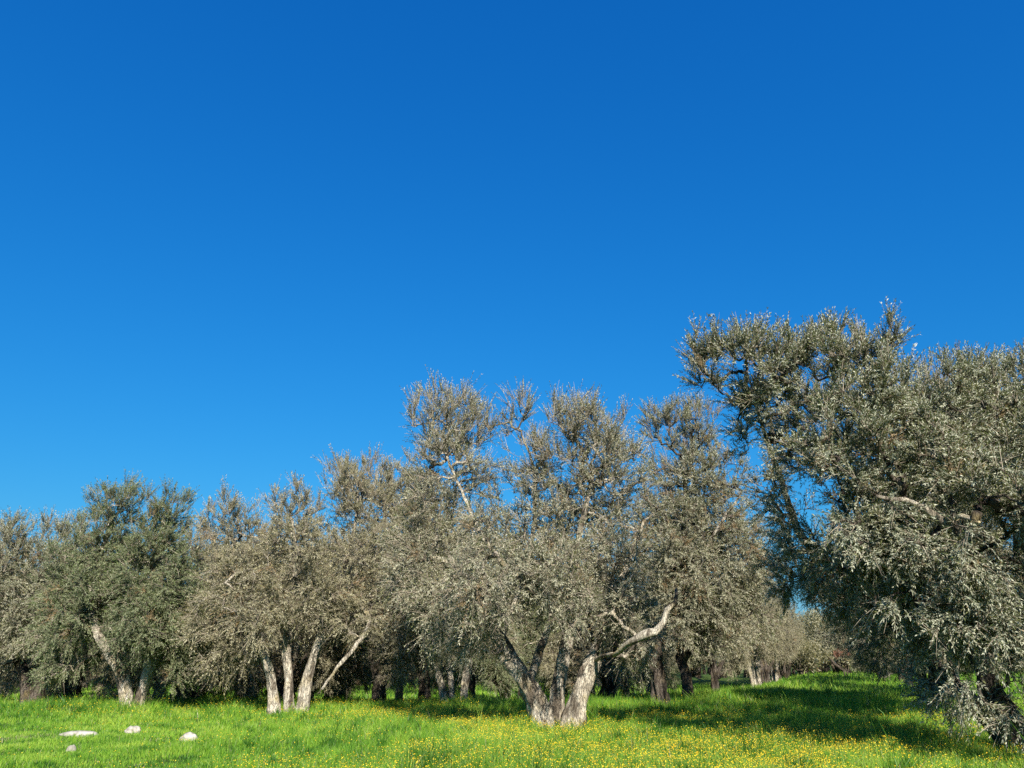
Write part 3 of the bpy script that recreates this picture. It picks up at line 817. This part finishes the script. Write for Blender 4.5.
def build_flowers():
    """small yellow flowers scattered through the grass, five petals each on a thin stalk"""
    n = 220000
    y = 10 + 26 * rng.uniform(size=n) ** 1.25; half = .66 * y + 2
    x = rng.uniform(-1, 1, n) * half
    px = 512 + 817 * x / y
    a = np.clip(.20 + .75 * n_f(x, y) + .40 * n_f2(x, y), .02, 2.2)
    a *= np.interp(px, [0, 150, 330, 480, 720, 1000], [.03, .07, .40, 1, 1.3, .7])
    # more at the tree line on the left and in the open strip in front of the trunks
    a += .5 * np.exp(-((px - 95) / 55) ** 2 - ((y - 25.0) / 1.2) ** 2)
    a += .6 * np.exp(-((px - 420) / 130) ** 2 - ((y - 23) / 2) ** 2)
    a += .7 * np.exp(-((px - 760) / 110) ** 2 - ((y - 14) / 2.2) ** 2)
    a *= np.where((y > 24) & (px > 480), .12, 1)
    keep = rng.uniform(size=n) < a * .8
    x, y = x[keep], y[keep]; n = len(x)
    H = grass_height(x, y) * rng.uniform(.7, 1.1, n) + .02
    c = np.stack([x, y, ground_h(x, y) + H], -1)
    r = rng.uniform(.004, .0088, n) * np.interp(y, [12, 30], [1, 1.35])
    up = norm(np.array([-.15, -.45, .8]) + rng.normal(size=(n, 3)) * .4)
    u = norm(np.cross(up, rand_dirs(n))); v = np.cross(up, u)
    Vs = []; 
    for k_ in range(5):
        a0 = k_ * 2 * math.pi / 5
        d0 = u * math.cos(a0) + v * math.sin(a0); s0 = -u * math.sin(a0) + v * math.cos(a0)
        p0 = c; pm = c + d0 * (r * .65)[:, None] + up * (r * .35)[:, None]
        Vs += [p0, pm - s0 * (r * .5)[:, None], c + d0 * (r * 1.15)[:, None] + up * (r * .4)[:, None], pm + s0 * (r * .5)[:, None]]
    V = np.stack(Vs, 1)                                  # n,20,3
    sw = u * .0016
    g = c.copy(); g[:, 2] -= H * .9
    S = np.stack([c - sw, c + sw, g + sw, g - sw], 1)
    V = np.concatenate([V, S], 1).reshape(-1, 3)
    q = np.arange(n * 24).reshape(n * 6, 4)
    mi = np.tile([0, 0, 0, 0, 0, 1], n)
    m1, nt, out = new_mat("yellow_petal")
    at_ = N(nt, "ShaderNodeAttribute", attribute_name="tint")
    cc = ramp(nt, at_.outputs["Fac"], [(0, (.80, .44, .005)), (.4, (.85, .60, .010)), (1, (.90, .74, .04))])
    p = N(nt, "ShaderNodeBsdfPrincipled"); p.inputs["Roughness"].default_value = .6
    t = N(nt, "ShaderNodeBsdfTranslucent"); nt.links.new(cc, t.inputs["Color"]); nt.links.new(cc, p.inputs["Base Color"])
    ms = N(nt, "ShaderNodeMixShader"); ms.inputs[0].default_value = .3
    nt.links.new(p.outputs[0], ms.inputs[1]); nt.links.new(t.outputs[0], ms.inputs[2]); nt.links.new(ms.outputs[0], out.inputs[0])
    m2_, nt, out = new_mat("flower_stalk")
    p = N(nt, "ShaderNodeBsdfPrincipled"); p.inputs["Base Color"].default_value = (.12, .2, .03, 1); nt.links.new(p.outputs[0], out.inputs[0])
    o = mesh_np("wildflowers", V, [q], [m1, m2_], None, False, mi, {"tint": np.repeat(rng.uniform(size=n), 6)})
    tag(o, kind="stuff")
    print("flowers", n)


build_flowers()

# reddish shrub at the far end of the aisle
sx, sy = ground_px(846, 82), 82
sh = make_tree("shrub", (sx, sy, 0),
    [[(sx, sy, -.1, .05), (sx - .1, sy, .6, .04), (sx - .3, sy, 1.4, .02)], [(sx + .05, sy, -.1, .05), (sx + .3, sy, .7, .035), (sx + .5, sy, 1.3, .02)]],
    [(sx, sy, 1.6, 1.1, .9, .8, 1), (sx + .5, sy, 1.1, .8, .8, .6, 1), (sx - .5, sy, 1.2, .7, .7, .6, 1)],
    L_RED, BARKD, leaf_len=.16, leaf_w=.06, bare=.2, seed=9, twigs_per=6, pairs=5, merge=True)
tag(sh, "small reddish brown shrub at the far end of the grass aisle", "shrub")


def build_far_wood():
    """the depth of the grove where single trees no longer read: one mass of low crowns on dark stems"""
    Vs = []; Qs = []; mi = []; ti = []; dr = []; o = 0
    spots = []
    for yy in np.arange(58, 135, 7.5):
        for xx in np.arange(-105, 130, 8.0):
            x = xx + rng.uniform(-2, 2); y = yy + rng.uniform(-2, 2)
            t = (x - 9.5) * D[1] - (y - 22) * D[0]          # offset from the aisle's axis
            if abs(t) < 4.2 and y < 100: continue
            if abs(t) < 22 and y < 92: continue              # the rows by the aisle are single trees there
            if abs(t) < 48 and x < 0 and y < 82: continue
            spots.append((x, y))
    for q_ in range(26): spots.append((rng.uniform(22, 62), rng.uniform(96, 118)))
    for (x, y) in spots:
        hh = rng.uniform(7, 9.5); n = 2800
        nl = 9
        lc = np.stack([rng.normal(size=nl) * 1.9, rng.normal(size=nl) * 1.9, rng.uniform(1.3, hh - 1, nl)], -1)
        k_ = rng.integers(0, nl, n)
        p = lc[k_] + rand_dirs(n) * (rng.uniform(0, 1, n) ** .4)[:, None] * np.array([1.5, 1.5, 1.15])
        p = p[p[:, 2] > .3]; n = len(p)
        p += np.array([x, y, 0])
        d = norm(rand_dirs(n) + np.array([0, 0, .3])); wd = norm(np.cross(d, rand_dirs(n)))
        V, q = leaf_quads(p, d, wd, rng.uniform(.22, .5, n), rng.uniform(.06, .13, n), .1)
        Vs.append(V); Qs.append(q + o); o += len(V); mi.append(np.zeros(n, int)); ti.append(np.clip(rng.uniform(.0, .5) + rng.uniform(0, .5, n), 0, 1)); dr.append((rng.uniform(size=n) < .04) * .8)
        st = np.zeros((3, 5, 3)); 
        for a in range(3):
            e = np.array([rng.normal() * 1.2, rng.normal() * 1.2, 3.2]); tt = np.linspace(0, 1, 5)[:, None]
            st[a] = np.array([x + rng.normal() * .2, y, -.1]) + e * tt + rng.normal(size=(5, 3)) * .07
        V, q = chains_to_tubes(st, np.repeat(np.linspace(.26, .10, 5)[None], 3, 0), 7)
        Vs.append(V); Qs.append(q + o); o += len(V); mi.append(np.ones(len(q), int)); ti.append(np.zeros(len(q))); dr.append(np.zeros(len(q)))
    ob = mesh_np("far_woods", np.vstack(Vs), [np.vstack(Qs)], [L_GREY, BARKD], None, False, np.concatenate(mi),
                 {"tint": np.concatenate(ti), "dry": np.concatenate(dr)})
    tag(ob, kind="stuff")


build_far_wood()

# ------------------------------------------------------------------ light
SUN_EL = R(33); SUN_AZ = R(-11)     # the sun stands behind the viewer, to the right
to_sun = Vector((-math.sin(SUN_AZ) * math.cos(SUN_EL), -math.cos(SUN_AZ) * math.cos(SUN_EL), math.sin(SUN_EL)))
ld = bpy.data.lights.new("sun", 'SUN'); ld.energy = 4.6; ld.angle = R(.53); ld.color = (1, .93, .82)
lo = bpy.data.objects.new("sun", ld); COL.objects.link(lo)
lo.rotation_euler = to_sun.to_track_quat('Z', 'Y').to_euler()
lo.location = (0, -20, 40)
w = bpy.data.worlds.new("World"); sc.world = w; w.use_nodes = True
nt = w.node_tree; nt.nodes.clear()
sky = N(nt, "ShaderNodeTexSky", sky_type='NISHITA'); sky.sun_disc = False
sky.sun_elevation = SUN_EL; sky.sun_rotation = math.pi + SUN_AZ
sky.altitude = 0; sky.air_density = 1.8; sky.dust_density = 0; sky.ozone_density = 10.0
sep = N(nt, "ShaderNodeSeparateColor"); com = N(nt, "ShaderNodeCombineColor")
nt.links.new(sky.outputs[0], sep.inputs[0])
for ch, (g_, k_) in enumerate(((1.71, .584), (.91, .790), (.66, 1.109))):      # the camera's contrast in each colour
    a_ = N(nt, "ShaderNodeMath", operation='MULTIPLY'); a_.inputs[1].default_value = .1
    b_ = N(nt, "ShaderNodeMath", operation='POWER'); b_.inputs[1].default_value = g_
    c_ = N(nt, "ShaderNodeMath", operation='MULTIPLY'); c_.inputs[1].default_value = k_ / (.08 * 2.0)
    d_ = N(nt, "ShaderNodeMath", operation='MINIMUM'); d_.inputs[1].default_value = 12
    nt.links.new(sep.outputs[ch], a_.inputs[0]); nt.links.new(a_.outputs[0], b_.inputs[0])
    nt.links.new(b_.outputs[0], c_.inputs[0]); nt.links.new(c_.outputs[0], d_.inputs[0]); nt.links.new(d_.outputs[0], com.inputs[ch])
bg = N(nt, "ShaderNodeBackground"); bg.inputs["Strength"].default_value = .08
wo = N(nt, "ShaderNodeOutputWorld")
nt.links.new(com.outputs[0], bg.inputs[0]); nt.links.new(bg.outputs[0], wo.inputs[0])

sc.view_settings.view_transform = 'Standard'
sc.view_settings.look = 'None'
sc.view_settings.exposure = 1.0
sc.view_settings.gamma = 1
sc.render.engine = 'CYCLES'
cy = sc.cycles
cy.max_bounces = 6; cy.diffuse_bounces = 3; cy.glossy_bounces = 2; cy.transmission_bounces = 4; cy.transparent_max_bounces = 4
cy.caustics_reflective = False; cy.caustics_refractive = False
cy.use_denoising = False
